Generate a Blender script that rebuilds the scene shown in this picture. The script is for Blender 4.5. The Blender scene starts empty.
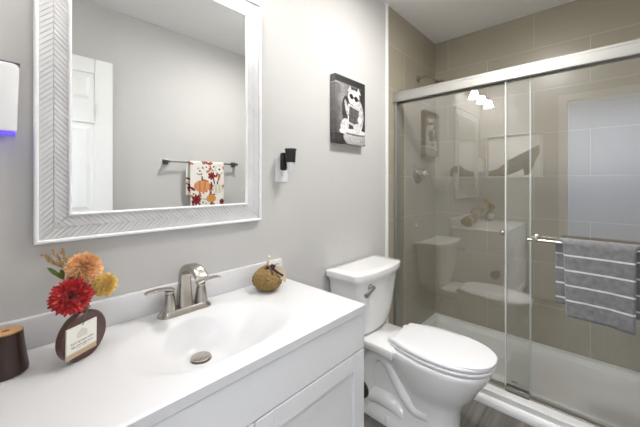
import bpy, bmesh, math, random
from math import sin, cos, pi, radians, sqrt, exp, atan2, hypot
from mathutils import Vector, Matrix, noise
random.seed(7)
SC = bpy.context.scene
COL = SC.collection

# ------------------------------------------------------------------ camera, world, lights, exposure
CAM_H = 1.22
cam = bpy.data.cameras.new('camera'); cam.sensor_width = 36.0
cam.lens = 305.7/640*36; cam.shift_y = -31.0/640; cam.clip_start = 0.01
camo = bpy.data.objects.new('camera', cam); COL.objects.link(camo)
camo.location = (0, 0, CAM_H); camo.rotation_euler = (radians(90), 0, radians(43.0-90))
SC.camera = camo
SC.view_settings.view_transform = 'Standard'; SC.view_settings.look = 'None'
SC.view_settings.gamma = 1.0; SC.view_settings.use_curve_mapping = False
SC.view_settings.exposure = 0.42
W = bpy.data.worlds.new('world'); SC.world = W; W.use_nodes = True
W.node_tree.nodes['Background'].inputs['Color'].default_value = (0.75, 0.85, 1.0, 1)
W.node_tree.nodes['Background'].inputs['Strength'].default_value = 0.25

def area(name, loc, rot, sx, sy, power, color, shape='RECTANGLE'):
    l = bpy.data.lights.new(name, 'AREA'); l.energy = power; l.color = color
    l.shape = shape; l.size = sx; l.size_y = sy
    o = bpy.data.objects.new(name, l); COL.objects.link(o); o.location = loc; o.rotation_euler = rot
    return o
def point(name, loc, power, color, r):
    l = bpy.data.lights.new(name, 'POINT'); l.energy = power; l.color = color; l.shadow_soft_size = r
    o = bpy.data.objects.new(name, l); COL.objects.link(o); o.location = loc
    return o
BULB_X = (0.10, 0.36, 0.62); BULB_Y = 0.965
E_VANITY, P_CEIL, P_HALL = 20.0, 8.0, 66.0       # shade emission, added ceiling lamp watts, hall daylight watts
area('added_ceiling_lamp', (1.38, 0.40, 2.355), (0, 0, 0), 0.26, 0.26, P_CEIL, (1.0, 0.99, 0.98), 'DISK')  # light of the added, unseen ceiling fixture
area('hall_daylight_fill', (-0.62, 0.1, 2.42), (0, 0, 0), 0.7, 1.8, P_HALL, (0.89, 0.93, 1.0))  # unseen area light standing in for cool daylight in the hall

# ------------------------------------------------------------------ helpers
def lin(c):
    return tuple(((v/255)/12.92 if v/255 <= 0.04045 else ((v/255+0.055)/1.055)**2.4) for v in c)
def C4(c): return (*lin(c), 1.0)

def mat(name, col, rough=0.5, metal=0.0, spec=0.5, coat=0.0, noise_amt=0.0, noise_scale=20.0, bump=0.0, bump_scale=200.0, stretch=(1,1,1), attr=None, trans=0.0, sheen=0.0, col2=None):
    m = bpy.data.materials.new(name); m.use_nodes = True
    nt = m.node_tree; b = nt.nodes['Principled BSDF']
    b.inputs['Base Color'].default_value = C4(col); b.inputs['Roughness'].default_value = rough
    b.inputs['Metallic'].default_value = metal; b.inputs['Specular IOR Level'].default_value = spec
    b.inputs['Coat Weight'].default_value = coat; b.inputs['Coat Roughness'].default_value = 0.05
    b.inputs['Transmission Weight'].default_value = trans
    if sheen: b.inputs['Sheen Weight'].default_value = sheen
    tc = nt.nodes.new('ShaderNodeTexCoord'); mp = nt.nodes.new('ShaderNodeMapping')
    mp.inputs['Scale'].default_value = stretch
    nt.links.new(tc.outputs['Object'], mp.inputs['Vector'])
    n = nt.nodes.new('ShaderNodeTexNoise'); n.inputs['Scale'].default_value = noise_scale; n.inputs['Detail'].default_value = 4
    nt.links.new(mp.outputs['Vector'], n.inputs['Vector'])
    if attr:
        a = nt.nodes.new('ShaderNodeAttribute'); a.attribute_name = attr
        nt.links.new(a.outputs['Color'], b.inputs['Base Color'])
    else:
        r = nt.nodes.new('ShaderNodeMix'); r.data_type = 'RGBA'
        lo = col2 if col2 else tuple(v*(1-noise_amt) for v in col)
        hi = col if col2 else tuple(min(255, v*(1+noise_amt*0.5)) for v in col)
        r.inputs[6].default_value = C4(lo); r.inputs[7].default_value = C4(hi)
        nt.links.new(n.outputs['Fac'], r.inputs[0]); nt.links.new(r.outputs[2], b.inputs['Base Color'])
    if bump:
        n2 = nt.nodes.new('ShaderNodeTexNoise'); n2.inputs['Scale'].default_value = bump_scale; n2.inputs['Detail'].default_value = 3
        nt.links.new(mp.outputs['Vector'], n2.inputs['Vector'])
        bm_ = nt.nodes.new('ShaderNodeBump'); bm_.inputs['Strength'].default_value = bump; bm_.inputs['Distance'].default_value = 0.002
        nt.links.new(n2.outputs['Fac'], bm_.inputs['Height']); nt.links.new(bm_.outputs['Normal'], b.inputs['Normal'])
    return m

def mat_brick(name, axis, org, bw, rh, c1, c2, mortar, msize, rough, offset=0.5, streak=(3, 60, 1), streak_amt=0.12, bumpd=0.0015):
    """running-bond tiles or planks; axis picks which object axes carry the courses"""
    m = bpy.data.materials.new(name); m.use_nodes = True; nt = m.node_tree; b = nt.nodes['Principled BSDF']
    tc = nt.nodes.new('ShaderNodeTexCoord'); sp = nt.nodes.new('ShaderNodeSeparateXYZ'); cb = nt.nodes.new('ShaderNodeCombineXYZ')
    nt.links.new(tc.outputs['Object'], sp.inputs[0])
    nt.links.new(sp.outputs[axis[0]], cb.inputs[0]); nt.links.new(sp.outputs[axis[1]], cb.inputs[1])
    mp = nt.nodes.new('ShaderNodeMapping'); mp.inputs['Location'].default_value = (-org[0], -org[1], 0)
    nt.links.new(cb.outputs[0], mp.inputs['Vector'])
    br = nt.nodes.new('ShaderNodeTexBrick'); br.offset = offset; br.offset_frequency = 2; br.squash = 1
    br.inputs['Color1'].default_value = C4(c1); br.inputs['Color2'].default_value = C4(c2); br.inputs['Mortar'].default_value = C4(mortar)
    br.inputs['Scale'].default_value = 1.0; br.inputs['Mortar Size'].default_value = msize; br.inputs['Mortar Smooth'].default_value = 0.1
    br.inputs['Bias'].default_value = 0.0; br.inputs['Brick Width'].default_value = bw; br.inputs['Row Height'].default_value = rh
    nt.links.new(mp.outputs['Vector'], br.inputs['Vector'])
    ms = nt.nodes.new('ShaderNodeMapping'); ms.inputs['Scale'].default_value = streak
    nt.links.new(mp.outputs['Vector'], ms.inputs['Vector'])
    n = nt.nodes.new('ShaderNodeTexNoise'); n.inputs['Scale'].default_value = 2.0; n.inputs['Detail'].default_value = 5
    nt.links.new(ms.outputs['Vector'], n.inputs['Vector'])
    mr = nt.nodes.new('ShaderNodeMapRange'); mr.inputs['From Min'].default_value = 0.25; mr.inputs['From Max'].default_value = 0.75
    mr.inputs['To Min'].default_value = 1-streak_amt; mr.inputs['To Max'].default_value = 1+streak_amt*0.6
    nt.links.new(n.outputs['Fac'], mr.inputs['Value'])
    mx = nt.nodes.new('ShaderNodeMix'); mx.data_type = 'RGBA'; mx.blend_type = 'MULTIPLY'; mx.inputs[0].default_value = 1.0
    nt.links.new(br.outputs['Color'], mx.inputs[6]); nt.links.new(mr.outputs['Result'], mx.inputs[7])
    nt.links.new(mx.outputs[2], b.inputs['Base Color'])
    b.inputs['Roughness'].default_value = rough
    bp = nt.nodes.new('ShaderNodeBump'); bp.inputs['Distance'].default_value = bumpd; bp.invert = True
    bp.inputs['Strength'].default_value = 0.6
    nt.links.new(br.outputs['Fac'], bp.inputs['Height']); nt.links.new(bp.outputs['Normal'], b.inputs['Normal'])
    return m

def mat_emit(name, col, s):
    m = bpy.data.materials.new(name); m.use_nodes = True; b = m.node_tree.nodes['Principled BSDF']
    b.inputs['Base Color'].default_value = C4(col); b.inputs['Emission Color'].default_value = C4(col); b.inputs['Emission Strength'].default_value = s
    return m

def mat_glass(name, tint, f0):
    """clear pane: see-through with a Schlick reflection"""
    m = bpy.data.materials.new(name); m.use_nodes = True; nt = m.node_tree
    for n in list(nt.nodes): nt.nodes.remove(n)
    out = nt.nodes.new('ShaderNodeOutputMaterial'); mix = nt.nodes.new('ShaderNodeMixShader')
    tr = nt.nodes.new('ShaderNodeBsdfTransparent'); tr.inputs['Color'].default_value = (*tint, 1)
    gl = nt.nodes.new('ShaderNodeBsdfGlossy'); gl.inputs['Roughness'].default_value = 0.0; gl.inputs['Color'].default_value = (1, 1, 1, 1)
    lw = nt.nodes.new('ShaderNodeLayerWeight'); lw.inputs['Blend'].default_value = 0.5
    pw = nt.nodes.new('ShaderNodeMath'); pw.operation = 'POWER'; pw.inputs[1].default_value = 5
    ma = nt.nodes.new('ShaderNodeMath'); ma.operation = 'MULTIPLY_ADD'; ma.inputs[1].default_value = 1-f0; ma.inputs[2].default_value = f0
    nt.links.new(lw.outputs['Facing'], pw.inputs[0]); nt.links.new(pw.outputs[0], ma.inputs[0]); nt.links.new(ma.outputs[0], mix.inputs[0])
    nt.links.new(tr.outputs[0], mix.inputs[1]); nt.links.new(gl.outputs[0], mix.inputs[2]); nt.links.new(mix.outputs[0], out.inputs[0])
    return m

class MB:
    """collects shapes in world coordinates and links them as one mesh object"""
    def __init__(s): s.v = []; s.f = []; s.mi = []; s.c = None
    def add(s, vs, fs, mi=0):
        o = len(s.v); s.v += [tuple(p) for p in vs]
        for f in fs: s.f.append([o+i for i in f]); s.mi.append(mi)
        return s
    def bm(s, b, mi=0):
        b.verts.index_update()
        s.add([v.co[:] for v in b.verts], [[v.index for v in f.verts] for f in b.faces], mi); b.free(); return s
    def box(s, x0, x1, y0, y1, z0, z1, bev=0.0, seg=2, mi=0, rot=None):
        b = bmesh.new(); bmesh.ops.create_cube(b, size=1)
        cx, cy, cz = (x0+x1)/2, (y0+y1)/2, (z0+z1)/2
        for v in b.verts: v.co = Vector((v.co.x*(x1-x0), v.co.y*(y1-y0), v.co.z*(z1-z0)))
        if bev: bmesh.ops.bevel(b, geom=b.edges[:], offset=bev, segments=seg, affect='EDGES', profile=0.5)
        for v in b.verts:
            if rot: v.co = rot @ v.co
            v.co += Vector((cx, cy, cz))
        return s.bm(b, mi)
    def loft(s, rings, cap0=True, cap1=True, closed=True, mi=0):
        n = len(rings[0]); vs = [p for r in rings for p in r]; fs = []
        for i in range(len(rings)-1):
            for j in range(n if closed else n-1):
                k = (j+1) % n
                fs.append([i*n+j, i*n+k, (i+1)*n+k, (i+1)*n+j])
        if cap0: fs.append(list(range(n))[::-1])
        if cap1: fs.append([(len(rings)-1)*n+j for j in range(n)])
        return s.add(vs, fs, mi)
    def lathe(s, prof, c, axis=(0, 0, 1), n=32, mi=0, a0=0.0):
        A = Vector(axis).normalized(); t = Vector((1, 0, 0)) if abs(A.x) < 0.9 else Vector((0, 1, 0))
        X = (t - A*t.dot(A)).normalized(); Y = A.cross(X); c = Vector(c)
        rings = [[c + A*h + (X*cos(a0+2*pi*j/n) + Y*sin(a0+2*pi*j/n))*max(r, 1e-5) for j in range(n)] for r, h in prof]
        return s.loft(rings, mi=mi)
    def tube(s, pts, rad, n=12, mi=0, flat=None, up=None):
        """sweep along pts; rad is a number or list; flat=(a,b) list gives elliptic section"""
        P = [Vector(p) for p in pts]; m = len(P); rings = []
        prev = None
        for i in range(m):
            T = (P[min(i+1, m-1)] - P[max(i-1, 0)]).normalized()
            if prev is None:
                u = Vector(up) if up else (Vector((0, 0, 1)) if abs(T.z) < 0.9 else Vector((1, 0, 0)))
            else: u = prev
            u = (u - T*u.dot(T)).normalized(); prev = u; w = T.cross(u)
            r = rad[i] if isinstance(rad, (list, tuple)) else rad
            ru, rw = (r, r) if flat is None else flat[i] if isinstance(flat, list) else (r*flat[0], r*flat[1])
            rings.append([P[i] + u*ru*cos(2*pi*j/n) + w*rw*sin(2*pi*j/n) for j in range(n)])
        return s.loft(rings, mi=mi)
    def sphere(s, c, r, seg=16, ring=10, sc=(1, 1, 1), mi=0):
        b = bmesh.new(); bmesh.ops.create_uvsphere(b, u_segments=seg, v_segments=ring, radius=r)
        for v in b.verts: v.co = Vector((v.co.x*sc[0]+c[0], v.co.y*sc[1]+c[1], v.co.z*sc[2]+c[2]))
        return s.bm(b, mi)
    def grid(s, fn, nu, nv, mi=0, col=None):
        vs = [fn(i/nu, j/nv) for j in range(nv+1) for i in range(nu+1)]
        fs = [[j*(nu+1)+i, j*(nu+1)+i+1, (j+1)*(nu+1)+i+1, (j+1)*(nu+1)+i] for j in range(nv) for i in range(nu)]
        return s.add(vs, fs, mi)
    def build(s, name, mats, parent=None, origin=None, smooth=False, auto=None, colors=None, fixn=True):
        base = Vector(origin) if origin else (Vector(parent['_w']) if parent is not None else Vector((0, 0, 0)))
        me = bpy.data.meshes.new(name)
        me.from_pydata([tuple(Vector(p)-base) for p in s.v], [], s.f)
        for m in (mats if isinstance(mats, (list, tuple)) else [mats]): me.materials.append(m)
        for p, i in zip(me.polygons, s.mi): p.material_index = i
        if fixn:
            b = bmesh.new(); b.from_mesh(me); bmesh.ops.recalc_face_normals(b, faces=b.faces[:]); b.to_mesh(me); b.free()
        if smooth:
            me.polygons.foreach_set('use_smooth', [True]*len(me.polygons))
            if auto is not None: me.set_sharp_from_angle(angle=radians(auto))
        if colors is not None:
            a = me.color_attributes.new('paint', 'FLOAT_COLOR', 'POINT')
            for i, c in enumerate(colors): a.data[i].color = (*lin(c), 1)
        o = bpy.data.objects.new(name, me); COL.objects.link(o)
        if parent is not None: o.parent = parent
        else: o.location = base
        o['_w'] = base[:]
        return o

def thing(name, label, cat, loc, group=None):
    o = bpy.data.objects.new(name, None); o.empty_display_size = 0.05; COL.objects.link(o); o.location = loc
    o['label'] = label; o['category'] = cat; o['_w'] = Vector(loc)[:]
    if group: o['group'] = group
    return o
def tag(o, label, cat, group=None):
    o['label'] = label; o['category'] = cat
    if group: o['group'] = group
    return o
def struct(o): o['kind'] = 'structure'; return o

# ------------------------------------------------------------------ materials
M_wall = mat('grey wall paint', (204, 203, 201), 0.75, noise_amt=0.01, bump=0.05, bump_scale=350)
M_ceil = mat('white ceiling paint', (246, 246, 245), 0.85, noise_amt=0.01)
M_trim = mat('white gloss trim paint', (240, 240, 239), 0.35, noise_amt=0.005)
M_hall = mat('pale hall wall paint', (206, 210, 220), 0.8, noise_amt=0.01)
TILE = dict(bw=0.61, rh=0.305, c1=(167, 160, 142), c2=(161, 154, 136), mortar=(198, 191, 177), msize=0.0016, rough=0.28, streak=(1.5, 70, 1), streak_amt=0.06)
M_tile_xz = mat_brick('taupe wall tile along', (0, 2), (2.40, 0.046), **TILE)
M_tile_yz = mat_brick('taupe wall tile across', (1, 2), (0.375, 0.046), **TILE)
M_floor = mat_brick('grey wood plank floor', (0, 1), (0.3, 0.02), 1.2, 0.15, (128, 124, 119), (104, 101, 97), (58, 55, 52), 0.0012, 0.45, 0.37, streak=(1.2, 22, 1), streak_amt=0.45, bumpd=0.0006)
M_white = mat('white cabinet lacquer', (233, 233, 233), 0.4, noise_amt=0.005)
M_stone = mat('white cultured marble', (221, 221, 222), 0.34, coat=0.12, noise_amt=0.006, noise_scale=5)
M_porc = mat('white porcelain', (242, 242, 241), 0.1, coat=0.6, noise_amt=0.004)
M_plast = mat('white plastic', (238, 238, 240), 0.3, noise_amt=0.004)
M_nickel = mat('brushed nickel', (186, 180, 172), 0.27, 1.0, noise_amt=0.06, noise_scale=60, stretch=(1, 1, 8))
M_chrome = mat('chrome', (205, 205, 206), 0.08, 1.0, noise_amt=0.01)
M_alu = mat('satin aluminium', (178, 177, 173), 0.5, 1.0, noise_amt=0.02, noise_scale=8)
M_dark = mat('dark gap', (60, 58, 55), 0.6)
M_black = mat('matte black plastic', (28, 26, 25), 0.4, noise_amt=0.1)
M_glass = mat_glass('clear shower glass', (0.985, 0.99, 0.985), 0.108)
M_edge = mat('glass edge', (216, 220, 218), 0.15, spec=0.8, noise_amt=0.02)
M_mirror = mat('mirror silver', (240, 242, 241), 0.0, 1.0)
M_slat = mat('marble mosaic slats', (233, 233, 233), 0.35, noise_scale=14, col2=(203, 203, 205))
M_grout = mat('grey mosaic grout', (196, 196, 200), 0.7)
M_white_frame = mat('white mirror moulding', (244, 244, 245), 0.3, noise_amt=0.004)

# ------------------------------------------------------------------ room
XL, XT, XR = -0.06, 1.845, 2.666      # left wall, start of tile, shower end wall
YB, YF, HC = 1.10, -0.38, 2.44        # mirror wall, opposite wall, ceiling
struct(MB().box(-1.9, 2.80, -1.6, 2.2, -0.05, 0.0).build('floor', M_floor))
struct(MB().box(-1.9, 2.80, -1.6, 2.2, HC, HC+0.06).build('ceiling', M_ceil))
struct(MB().box(XL, XT, YB, YB+0.1, 0, HC).build('wall_back', M_wall))
struct(MB().box(XT, XR+0.1, YB-0.006, YB+0.1, 0, HC).build('wall_shower_back', M_tile_xz))
struct(MB().box(XR, XR+0.1, YF-0.1, YB-0.006, 0, HC).build('wall_right', M_tile_yz))
struct(MB().box(XL, XT, YF-0.1, YF, 0, HC).build('wall_front', M_wall))
struct(MB().box(XT, XR, YF-0.1, YF+0.006, 0, HC).build('wall_shower_front', M_tile_xz))
D0, D1, DH = -0.33, 0.285, 2.04       # doorway in the left wall
m = MB().box(XL-0.11, XL, D1, YB+0.1, 0, HC).box(XL-0.11, XL, YF-0.1, D0, 0, HC).box(XL-0.11, XL, D0, D1, DH, HC)
struct(m.build('wall_left', M_wall))
struct(MB().box(-1.9, -1.8, -1.6, 2.2, 0, HC).build('wall_hall', M_hall))
struct(MB().box(-1.8, XL-0.11, -1.6, -1.5, 0, HC).build('wall_hall_front', M_hall))
struct(MB().box(-1.8, XL-0.11, 2.1, 2.2, 0, HC).build('wall_hall_back', M_hall))
# door casing
m = MB()
m.box(XL, XL+0.014, D1, D1+0.062, 0, DH+0.062, 0.004).box(XL, XL+0.014, D0-0.045, D0, 0, DH+0.062, 0.004).box(XL, XL+0.014, D0, D1, DH, DH+0.062, 0.004)
m.box(XL-0.11, XL, D1-0.012, D1, 0, DH).box(XL-0.11, XL, D0, D0+0.012, 0, DH).box(XL-0.11, XL, D0, D1, DH-0.012, DH)
struct(m.build('trim_1', M_trim))
# white edge strip where the paint meets the tile
struct(MB().box(XT-0.012, XT+0.010, YB-0.014, YB, 0, HC, 0.003).build('trim_2', M_trim))
struct(MB().box(XT-0.012, XT+0.010, YF, YF+0.014, 0, HC, 0.003).build('trim_3', M_trim))
struct(MB().box(0.90, XT-0.012, YB-0.014, YB, 0, 0.10, 0.004).build('baseboard_back', M_trim))
struct(MB().box(XL+0.65, XT-0.012, YF, YF+0.014, 0, 0.10, 0.004).build('baseboard_front', M_trim))
# quarter-round at the foot of the shower curb
prof = [(1.846, 0.0), (1.846, 0.012), (1.850, 0.026), (1.858, 0.036), (1.868, 0.042), (1.872, 0.042), (1.872, 0.0)]
struct(MB().loft([[(x, y, z) for x, z in prof] for y in (YF+0.006, YB-0.016)]).build('trim_4', M_trim))

# the open six-panel door lying against the opposite wall
DX0, DX1, DY0, DY1 = XL+0.016, 0.560, -0.322, -0.287
door = MB().box(DX0, DX1, DY0+0.006, DY1-0.006, 0.01, 2.03)
def door_face(m, ys, sgn):
    W_ = DX1-DX0
    st = [(DX0, DX0+0.10), (DX0+W_/2-0.045, DX0+W_/2+0.045), (DX1-0.10, DX1)]
    rl = [(0.01, 0.24), (0.84, 1.02), (1.61, 1.74), (1.935, 2.03)]
    for a, b in st: m.box(a, b, *ys, 0.01, 2.03)
    for a, b in rl:
        for (x0, x1) in ((st[0][1], st[1][0]), (st[1][1], st[2][0])): m.box(x0-0.003, x1+0.003, *ys, a, b)
    for (x0, x1) in ((st[0][1], st[1][0]), (st[1][1], st[2][0])):
        for (z0, z1) in ((0.24, 0.84), (1.02, 1.61), (1.74, 1.935)):
            i = 0.022; ya = ys[0] if sgn > 0 else ys[1]; yb = ys[1] if sgn > 0 else ys[0]
            yb = ya + (yb-ya)*0.8
            m.loft([[(x0+i, ya, z0+i), (x1-i, ya, z0+i), (x1-i, ya, z1-i), (x0+i, ya, z1-i)],
                    [(x0+2*i, yb, z0+2*i), (x1-2*i, yb, z0+2*i), (x1-2*i, yb, z1-2*i), (x0+2*i, yb, z1-2*i)]])
door_face(door, (DY1-0.0065, DY1), 1); door_face(door, (DY0, DY0+0.0065), -1)
door_o = struct(door.build('door_1', M_trim))
kn = [(0.028, 0), (0.028, 0.006), (0.011, 0.010), (0.011, 0.030), (0.024, 0.038), (0.027, 0.050), (0.018, 0.062), (0, 0.064)]
MB().lathe(kn, (DX1-0.06, DY1, 0.95), (0, 1, 0), 20).build('door_knob', M_nickel, door_o, smooth=True, auto=40)
MB().lathe([(r, h*0.8) for r, h in kn], (DX1-0.06, DY0, 0.95), (0, -1, 0), 20).build('door_knob', M_nickel, door_o, smooth=True, auto=40)

# ------------------------------------------------------------------ mirror with chevron mosaic frame
MX0, MX1, MZ0, MZ1 = 0.073, 0.790, 1.058, 1.982
FW = 0.078
mir = thing('wall_mirror', 'large rectangular wall mirror in a white chevron mosaic frame above the vanity', 'mirror', (0.4315, YB, MZ0))
MB().box(MX0, MX1, YB-0.012, YB, MZ0, MZ1).build('backing_board', M_grout, mir)
def ring_frame(m, x0, x1, z0, z1, w, y0, y1, ch=0.003):
    o = [(x0, z0), (x1, z0), (x1, z1), (x0, z1)]; i = [(x0+w, z0+w), (x1-w, z0+w), (x1-w, z1-w), (x0+w, z1-w)]
    ob = [(x0+ch, z0+ch), (x1-ch, z0+ch), (x1-ch, z1-ch), (x0+ch, z1-ch)]; ib = [(x0+w-ch, z0+w-ch), (x1-w+ch, z0+w-ch), (x1-w+ch, z1-w+ch), (x0+w-ch, z1-w+ch)]
    rings = [[(p[0], y, p[1]) for p in r] for r, y in ((o, y1), (o, y0+ch), (ob, y0), (ib, y0), (i, y0+ch), (i, y1), (o, y1))]
    m.loft(rings, False, False); return m
ring_frame(MB(), MX0, MX1, MZ0, MZ1, 0.010, YB-0.024, YB-0.011).build('outer_moulding', M_white_frame, mir)
ring_frame(MB(), MX0+FW-0.008, MX1-FW+0.008, MZ0+FW-0.008, MZ1-FW+0.008, 0.008, YB-0.022, YB-0.011).build('inner_moulding', M_white_frame, mir)
def clip(poly, a, b, c):          # keep a*s+b*t+c>=0
    out = []
    for i in range(len(poly)):
        p, q = poly[i], poly[(i+1) % len(poly)]
        dp, dq = a*p[0]+b*p[1]+c, a*q[0]+b*q[1]+c
        if dp >= 0: out.append(p)
        if (dp >= 0) != (dq >= 0):
            t = dp/(dp-dq); out.append((p[0]+(q[0]-p[0])*t, p[1]+(q[1]-p[1])*t))
    return out
sl = MB()
def strip(L, place, pitch):
    w0, w1 = 0.010, FW-0.008; wm = (w0+w1)/2; sl_ = 1.05
    n = int((L+0.1)/pitch)+6
    for half in (0, 1):
        ta, tb = (w0, wm-0.0002) if half == 0 else (wm+0.0002, w1)
        for k in range(-4, n):
            s0 = k*pitch - 0.03
            e = (tb-ta)*sl_
            da, db = (0, e) if half == 0 else (e, 0)
            g = 0.0010
            poly = [(s0+da, ta), (s0+pitch-g+da, ta), (s0+pitch-g+db, tb), (s0+db, tb)]
            poly = clip(poly, 1, -1, 0.0)
            if len(poly) >= 3: poly = clip(poly, -1, -1, L)
            if len(poly) < 3: continue
            cx = sum(p[0] for p in poly)/len(poly); cy = sum(p[1] for p in poly)/len(poly)
            hgt = 0.0032 + random.uniform(-0.0004, 0.0004)
            lo = [place(p[0], p[1], 0.0) for p in poly]; hi = [place(cx+(p[0]-cx)*0.94, cy+(p[1]-cy)*0.97, hgt) for p in poly]
            sl.loft([lo, hi], cap0=False)
yb_ = YB-0.012
strip(MZ1-MZ0, lambda s, t, h: (MX0+t, yb_-h, MZ0+s), 0.0145)
strip(MZ1-MZ0, lambda s, t, h: (MX1-t, yb_-h, MZ0+s), 0.0145)
strip(MX1-MX0, lambda s, t, h: (MX0+s, yb_-h, MZ0+t), 0.0145)
strip(MX1-MX0, lambda s, t, h: (MX0+s, yb_-h, MZ1-t), 0.0145)
sl.build('chevron_frame', M_slat, mir)
MB().box(MX0+FW-0.006, MX1-FW+0.006, YB-0.016, YB-0.0115, MZ0+FW-0.006, MZ1-FW+0.006).build('mirror_glass', M_mirror, mir)

# ------------------------------------------------------------------ vanity light over the mirror
M_shade = mat_emit('lit frosted glass', (255, 252, 248), E_VANITY)
vl = thing('vanity_light', 'nickel vanity light bar with three lit glass shades above the mirror', 'light', (0.44, YB, 2.16))
MB().box(0.02, 0.70, YB-0.022, YB, 2.15, 2.22, 0.006).build('back_plate', M_nickel, vl)
for bx_ in BULB_X:
    MB().tube([(bx_, YB-0.02, 2.185), (bx_, 1.03, 2.19), (bx_, BULB_Y+0.02, 2.185), (bx_, BULB_Y, 2.16)], 0.009).lathe([(0.02, 0), (0.024, -0.02), (0.02, -0.03)], (bx_, BULB_Y, 2.17), n=20).build('arm', M_nickel, vl, smooth=True, auto=40)
    sh = MB().lathe([(0.024, 0.0), (0.034, -0.02), (0.046, -0.06), (0.052, -0.075), (0.049, -0.075), (0.042, -0.058), (0.020, -0.01)], (bx_, BULB_Y, 2.145), n=28).build('glass_shade', M_shade, vl, smooth=True, auto=50)

# unseen ceiling light above the frame, added to brighten the room
cl = thing('added_ceiling_light', 'added round white flush ceiling light, out of view, brightening the bathroom', 'light', (1.38, 0.40, HC))
MB().lathe([(0.15, 0), (0.15, -0.03), (0.14, -0.035), (0.14, -0.0)], (1.38, 0.40, HC), n=40).build('rim', M_trim, cl, smooth=True, auto=40)
MB().lathe([(0.138, -0.03), (0.12, -0.05), (0.07, -0.062), (0, -0.066)], (1.38, 0.40, HC), n=40).build('diffuser', mat_emit('added lit diffuser', (255, 251, 246), 36.0), cl, smooth=True)

# ------------------------------------------------------------------ vanity cabinet
CX0, CX1, CYF, CZ = -0.024, 0.903, 0.650, 0.763
vc = thing('vanity_cabinet', 'white two-door vanity cabinet under the sink counter', 'cabinet', (0.44, 0.86, 0))
m = MB().box(CX0, CX0+0.016, CYF, YB-0.016, 0.09, CZ).box(CX1-0.016, CX1, CYF, YB-0.016, 0.09, CZ).box(CX0+0.016, CX1-0.016, YB-0.032, YB-0.016, 0.09, CZ)
m.box(CX0+0.016, CX1-0.016, CYF, YB-0.032, 0.09, 0.106).box(CX0+0.016, CX1-0.016, CYF, CYF+0.016, 0.106, CZ).box(CX0+0.02, CX1-0.02, CYF+0.06, YB-0.02, 0, 0.09)
m.build('body', M_white, vc)
MB().box(CX0+0.002, CX1-0.002, 0.626, CYF, 0.636, 0.7605, 0.0015, 1).build('drawer_front', M_white, vc)
def shaker(x0, x1, z0, z1, name, w=0.058):
    m = MB().box(x0+w-0.004, x1-w+0.004, 0.635, CYF, z0+w-0.004, z1-w+0.004)
    m.box(x0, x0+w, 0.626, CYF, z0, z1, 0.0015, 1).box(x1-w, x1, 0.626, CYF, z0, z1, 0.0015, 1)
    m.box(x0+w, x1-w, 0.626, CYF, z0, z0+w, 0.0015, 1).box(x0+w, x1-w, 0.626, CYF, z1-w, z1, 0.0015, 1)
    return m.build(name, M_white, vc)
shaker(CX0+0.002, 0.4375, 0.10, 0.632, 'door'); shaker(0.4405, CX1-0.002, 0.10, 0.632, 'door')

# ------------------------------------------------------------------ vanity top with moulded basin
TX0, TX1, TYF, TZ = -0.028, 0.906, 0.622, 0.79
BCX, BCY, BA, BB, BD = 0.443, 0.838, 0.246, 0.168, 0.105
def smooth01(t): t = max(0, min(1, t)); return t*t*(3-2*t)
DRX, DRY = 0.428, 0.888
def basin(x, y):
    q = (abs((x-BCX)/BA)**2.5 + abs((y-BCY)/BB)**2.5)**(1/2.5)
    if q >= 1: return 0.0
    # the deepest point lies under the faucet side of the bowl
    px, py = (x-DRX)/BA, (y-DRY)/BB
    k = min(1, (1-q)/0.86); base = smooth01(k**0.92)
    d = BD*(0.88*base + 0.12*base*exp(-(px*px*3+py*py*3)))
    t = smooth01((hypot(x-DRX, y-DRY)-0.030)/0.075)      # flat seat round the drain
    return d*t + 0.1000*(1-t)
vt = thing('countertop', 'glossy white vanity countertop with a moulded oval basin', 'countertop', (0.44, 0.86, CZ))
NU, NV = 170, 84
m = MB()
def top_pt(u, v):
    x = TX0+(TX1-TX0)*u; y = TYF+(YB-0.002-TYF)*v
    z = TZ - basin(x, y)
    d = min(x-TX0, TX1-x, y-TYF)
    if d < 0.004: z -= 0.004*(1-sqrt(max(0, 1-((0.004-d)/0.004)**2)))*0.8
    return (x, y, z)
m.grid(top_pt, NU, NV)
x0, x1, y0, y1 = TX0, TX1, TYF, YB-0.002
zt = TZ-0.0032
m.add([(x0, y0, zt), (x1, y0, zt), (x1, y0, CZ), (x0, y0, CZ)], [[0, 1, 2, 3]])
m.add([(x1, y0, zt), (x1, y1, zt), (x1, y1, CZ), (x1, y0, CZ)], [[0, 1, 2, 3]])
m.add([(x0, y0, zt), (x0, y1, zt), (x0, y1, CZ), (x0, y0, CZ)], [[3, 2, 1, 0]])
m.grid(lambda u, v: (x1+(x0-x1)*u, y0+(y1-y0)*v, min(CZ, TZ-basin(x1+(x0-x1)*u, y0+(y1-y0)*v)-0.012)), 60, 32)
m.add([(x0, y1, TZ), (x1, y1, TZ), (x1, y1, CZ), (x0, y1, CZ)], [[3, 2, 1, 0]])
m.build('basin_slab', M_stone, vt, smooth=True, auto=35, fixn=False)
tag(MB().box(TX0, TX1-0.0, 1.080, YB-0.0005, TZ, TZ+0.082, 0.004).build('backsplash', M_stone, origin=(0.44, 1.09, TZ), smooth=True, auto=35), 'long white backsplash strip standing on the counter against the wall', 'backsplash')
DZ = TZ-basin(DRX, DRY)
dr = MB().lathe([(0.031, 0.0), (0.031, 0.0035), (0.028, 0.005), (0.022, 0.0045), (0.022, 0.009), (0.028, 0.0085), (0.028, 0.0100), (0.026, 0.0110), (0.006, 0.0115), (0, 0.0115)], (DRX, DRY, DZ-0.0025), n=32)
dr.build('drain', M_nickel, vt, smooth=True, auto=35)

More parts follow.
